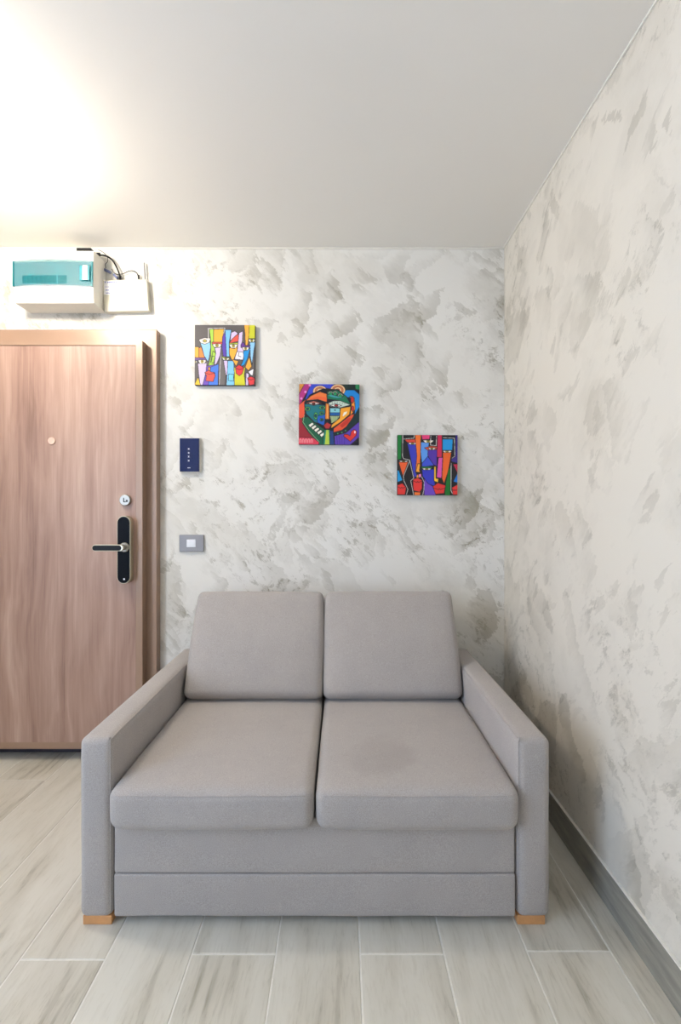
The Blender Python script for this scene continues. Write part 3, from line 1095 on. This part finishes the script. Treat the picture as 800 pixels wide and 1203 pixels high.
for (px, py, sx, sz) in ((221.7, 527.4, 0.0045, 0.003), (221.7, 532.0, 0.004, 0.0035), (221.7, 536.4, 0.004, 0.0035), (221.7, 541.2, 0.0045, 0.0035), (222.0, 549.6, 0.007, 0.0016)):
    q = at(px, py, yf)
    x, z = q.x - tp.location.x, q.z - tp.location.z
    bm = bmesh.new()
    add_box(bm, (x - sx, -0.0226, z - sz), (x + sx, -0.0221, z - sz + 0.0014))
    add_box(bm, (x - sx, -0.0226, z + sz - 0.0014), (x + sx, -0.0221, z + sz))
    if sz > 0.002:
        add_box(bm, (x - 0.0012, -0.0226, z - sz * 0.5), (x + 0.0012, -0.0221, z + sz * 0.5))
    from_bm('touch_symbol', bm, 'led', gl)

# ------------------------------------------------------------------ fuse box
YB = 2.282
a, b = at(17.5, 294.2, YB), at(110.3, 356.3, YB)
fb = tag(empty('fuse_box', ((a.x + b.x) / 2, YW, b.z)), 'white fuse box with a teal see through door above the entrance door', 'fuse box')
w = (b.x - a.x) / 2
h = a.z - b.z
D = YW - YB
prism('housing', [(-D + 0.004, 0.0), (-D, 0.004), (-D - 0.006, 0.065), (-D - 0.006, h - 0.062), (-D, h - 0.004), (-D + 0.004, h), (-0.0005, h), (-0.0005, 0.0)], 0, -w, w, 'white_plastic', fb, bev=0.002)
dz0 = H - (338 - 600) * YB / F - b.z
dz1 = H - (308.6 - 600) * YB / F - b.z
# bowed clear door with breakers behind it
yd = -D - 0.006
box('door_well', (-w + 0.004, yd - 0.0012, dz0), (w - 0.004, yd - 0.0002, dz1), 'white_key', fb)
qa, qb = at(28, 324.8, YB), at(68, 333.5, YB)
n = 8
for i in range(n):
    xa = qa.x + (qb.x - qa.x) * i / n - fb.location.x
    xb = xa + (qb.x - qa.x) / n - 0.002
    br = box('breaker', (xa, yd - 0.005, qb.z - b.z), (xb, yd - 0.0013, qa.z - b.z), 'breaker', fb)
    zc = (qa.z + qb.z) / 2 - b.z
    box('breaker_lever', (xa + 0.003, yd - 0.0065, zc - 0.005), (xb - 0.006, yd - 0.0051, zc + 0.010), 'breaker_dark', br)
qc = at(79.5, 333.5, YB)
br = box('breaker', (qb.x - fb.location.x + 0.006, yd - 0.005, qb.z - b.z), (qc.x - fb.location.x, yd - 0.0013, qa.z - b.z), 'breaker', fb)
box('breaker_lever', (qb.x - fb.location.x + 0.018, yd - 0.0065, qb.z - b.z + 0.004), (qc.x - fb.location.x - 0.003, yd - 0.0051, qa.z - b.z - 0.003), 'breaker_dark', br)
bm = bmesh.new()
N = 20
prev = None
rows = []
for i in range(N + 1):
    t = -1 + 2 * i / N
    x = (w + 0.001) * t
    bow = (1 - t * t)
    yy = yd - 0.009 - 0.010 * bow
    zt, zb = dz1 + 0.005 * bow, dz0 + 0.003 * bow
    rows.append([bm.verts.new((x, yy, zb)), bm.verts.new((x, yy, zt)), bm.verts.new((x, yy + 0.002, zt)), bm.verts.new((x, yy + 0.002, zb))])
for i in range(N):
    for k in range(4):
        bm.faces.new((rows[i][k], rows[i + 1][k], rows[i + 1][(k + 1) % 4], rows[i][(k + 1) % 4]))
bm.faces.new(rows[0][::-1])
bm.faces.new(rows[-1])
cover = from_bm('clear_door', bm, 'teal', fb)
for x in (-w - 0.0008, w - 0.0022):
    box('door_rim', (x, yd - 0.0105, dz0), (x + 0.003, yd - 0.0015, dz1), 'teal_dark', cover)
qa, qb = at(96.2, 314.5, YB), at(108.0, 331.8, YB)
x0, x1, z0, z1 = qa.x - fb.location.x, qb.x - fb.location.x, qb.z - b.z, qa.z - b.z
box('latch_recess', (x0, yd - 0.0165, z0), (x1, yd - 0.0125, z1), 'teal_dark', cover, bev=0.001)
box('latch', (x0 + 0.016, yd - 0.0195, z0 + 0.001), (x1 - 0.008, yd - 0.0166, z1 - 0.001), 'white_plastic', cover, bev=0.001)

# ------------------------------------------------------------------ router box beside it
YR = 2.368
rt = tag(empty('network_box', tuple(at(147.5, 366, YW))), 'flat cream network box with a paper label beside the fuse box', 'router')
ox, oy, oz = rt.location


def loc(px, py, y):
    q = at(px, py, y)
    return Vector((q.x - ox, q.y - oy, q.z - oz))


bm = bmesh.new()
cs = [loc(120.2, 329.2, YR), loc(172.4, 328.0, YR), loc(175.0, 365.0, YR), loc(122.2, 366.2, YR)]
vf = [bm.verts.new(c) for c in cs]
vb = [bm.verts.new((c.x, -0.0005, c.z)) for c in cs]
bm.faces.new(vf)
bm.faces.new(vb[::-1])
for i in range(4):
    bm.faces.new((vf[i], vb[i], vb[(i + 1) % 4], vf[(i + 1) % 4]))
bmesh.ops.recalc_face_normals(bm, faces=bm.faces)
bmesh.ops.bevel(bm, geom=list(bm.edges), offset=0.003, segments=2, profile=0.5, affect='EDGES')
from_bm('case', bm, 'cream_plastic', rt)
a, b = loc(127.5, 347.5, YR), loc(167, 359, YR)
box('embossed_field', (a.x, a.y - 0.0008, b.z), (b.x, a.y - 0.0001, a.z), 'cream_plastic', rt)
a, b = loc(122.3, 330.2, YR), loc(139.6, 346.2, YR)
st = box('paper_label', (a.x, a.y - 0.0012, b.z), (b.x, a.y - 0.0003, a.z), 'sticker', rt)
for (px0, px1, py, hh) in ((123.2, 124.8, 331.8, 0.0032), (126.2, 137.6, 331.8, 0.0032), (123.6, 137.4, 337.2, 0.0011), (124.6, 128.6, 341.0, 0.0022), (130.4, 137.4, 340.8, 0.0022), (124.6, 129.8, 344.4, 0.0020), (131.4, 137.4, 344.2, 0.0018)):
    a, b = loc(px0, py, YR), loc(px1, py, YR)
    bm = bmesh.new()
    k = max(1, int((b.x - a.x) / 0.0065))
    for i in range(k):
        xa = a.x + (b.x - a.x) * i / k
        add_box(bm, (xa, a.y - 0.0018, a.z - hh), (xa + (b.x - a.x) / k * 0.74, a.y - 0.0013, a.z + hh))
    from_bm('printed_line', bm, 'blue_ink', st)
q = loc(170.6, 328.2, 2.385)
tube('antenna', [(q.x, q.y, q.z - 0.004), (q.x - 0.003, q.y, q.z + 0.04), (q.x - 0.005, q.y, q.z + 0.082)], 0.0036, 'grey_plastic', rt, 4, 10)

# ------------------------------------------------------------------ adapter and cables
qa, qb = at(88.8, 289.2, 2.30), at(106.2, 294.0, 2.30)
fbtop = fb.location.z + h
ad = tag(empty('power_adapter', ((qa.x + qb.x) / 2, 2.33, fbtop)), 'small black power adapter lying on top of the fuse box', 'adapter')
hw = (qb.x - qa.x) / 2
box('adapter_body', (-hw, -0.025, 0.0), (hw, 0.025, 0.026), 'black', ad, bev=0.003)
box('plug_tip', (hw + 0.004, -0.007, 0.002), (hw + 0.032, 0.005, 0.013), 'black', ad, bev=0.002)
box('plug_neck', (hw - 0.001, -0.004, 0.004), (hw + 0.005, 0.002, 0.010), 'grey_plastic', ad)
yc = 2.385
tag(tube('power_cable', [at(115.5, 293.8, 2.33), at(119, 295, 2.36), at(123.5, 298.5, yc), at(126.3, 303, yc), at(126.2, 307.5, yc), at(123.8, 310.5, yc), at(124.2, 315, yc)], 0.0014, 'black', None, 8, 6), 'thin dark wire curling down from the power adapter', 'cable')
tag(tube('network_cable', [at(116, 300.3, 2.36), at(121, 300, 2.375), at(127.5, 302.0, 2.378), at(133, 307, 2.378), at(137.5, 315, 2.378), at(140.6, 323, 2.378), at(141, 327.5, 2.38)], 0.0040, 'black', None, 8, 8), 'thick black cable arching from fuse box to network box', 'cable')
tag(tube('patch_cable', [at(131.3, 316.0, yc), at(134, 320.5, yc), at(138.5, 322.4, yc), at(145, 321.4, yc), at(151, 318.6, yc), at(156, 318.2, yc), at(160.5, 320.6, yc), at(162.8, 326.5, yc)], 0.0018, 'black', None, 8, 6), 'thin black cable looping over the network box', 'cable')


def plug(px0, py0, px1, py1, rad, mat, label):
    a, b = at(px0, py0, 2.386), at(px1, py1, 2.386)
    d = b - a
    o = tube('cable_plug', [a, a + d * 0.6, a + d * 0.62, b], rad, mat, None, 0, 8)
    return tag(o, label, 'plug')


plug(141, 323.6, 141.2, 328.0, 0.0062, 'black', 'black plug of the thick cable on the network box')
plug(162.8, 323.4, 163.0, 327.8, 0.0046, 'black', 'small black plug of the thin looping cable')
plug(122.4, 316.6, 130, 320.2, 0.0068, 'blue_plug', 'blue grey network plug hanging beside the fuse box')
plug(133.6, 322.4, 138.2, 327.4, 0.0058, 'blue_plug', 'blue grey plug slanting into the network box')

# ------------------------------------------------------------------ ceiling lamp, just out of the picture
LX, LY, LR, LZ0 = -1.37, 1.58, 0.08, 2.36
lamp = tag(empty('ceiling_lamp_offscreen', (LX, LY, ZC)), 'opal glass globe lamp on a short stem near the entrance door', 'lamp')
bm = bmesh.new()
bmesh.ops.create_uvsphere(bm, u_segments=40, v_segments=24, radius=LR)
bmesh.ops.translate(bm, verts=bm.verts, vec=(0, 0, LZ0 - ZC))
from_bm('lamp_globe_offscreen', bm, 'lamp', lamp, smooth=True)
prism('lamp_stem', circle(0, 0, 0.014, 20), 2, LZ0 - ZC + LR - 0.004, -0.018, 'white_plastic', lamp)
prism('lamp_base', circle(0, 0, 0.055, 32), 2, -0.018, -0.0005, 'white_plastic', lamp, bev=0.003)
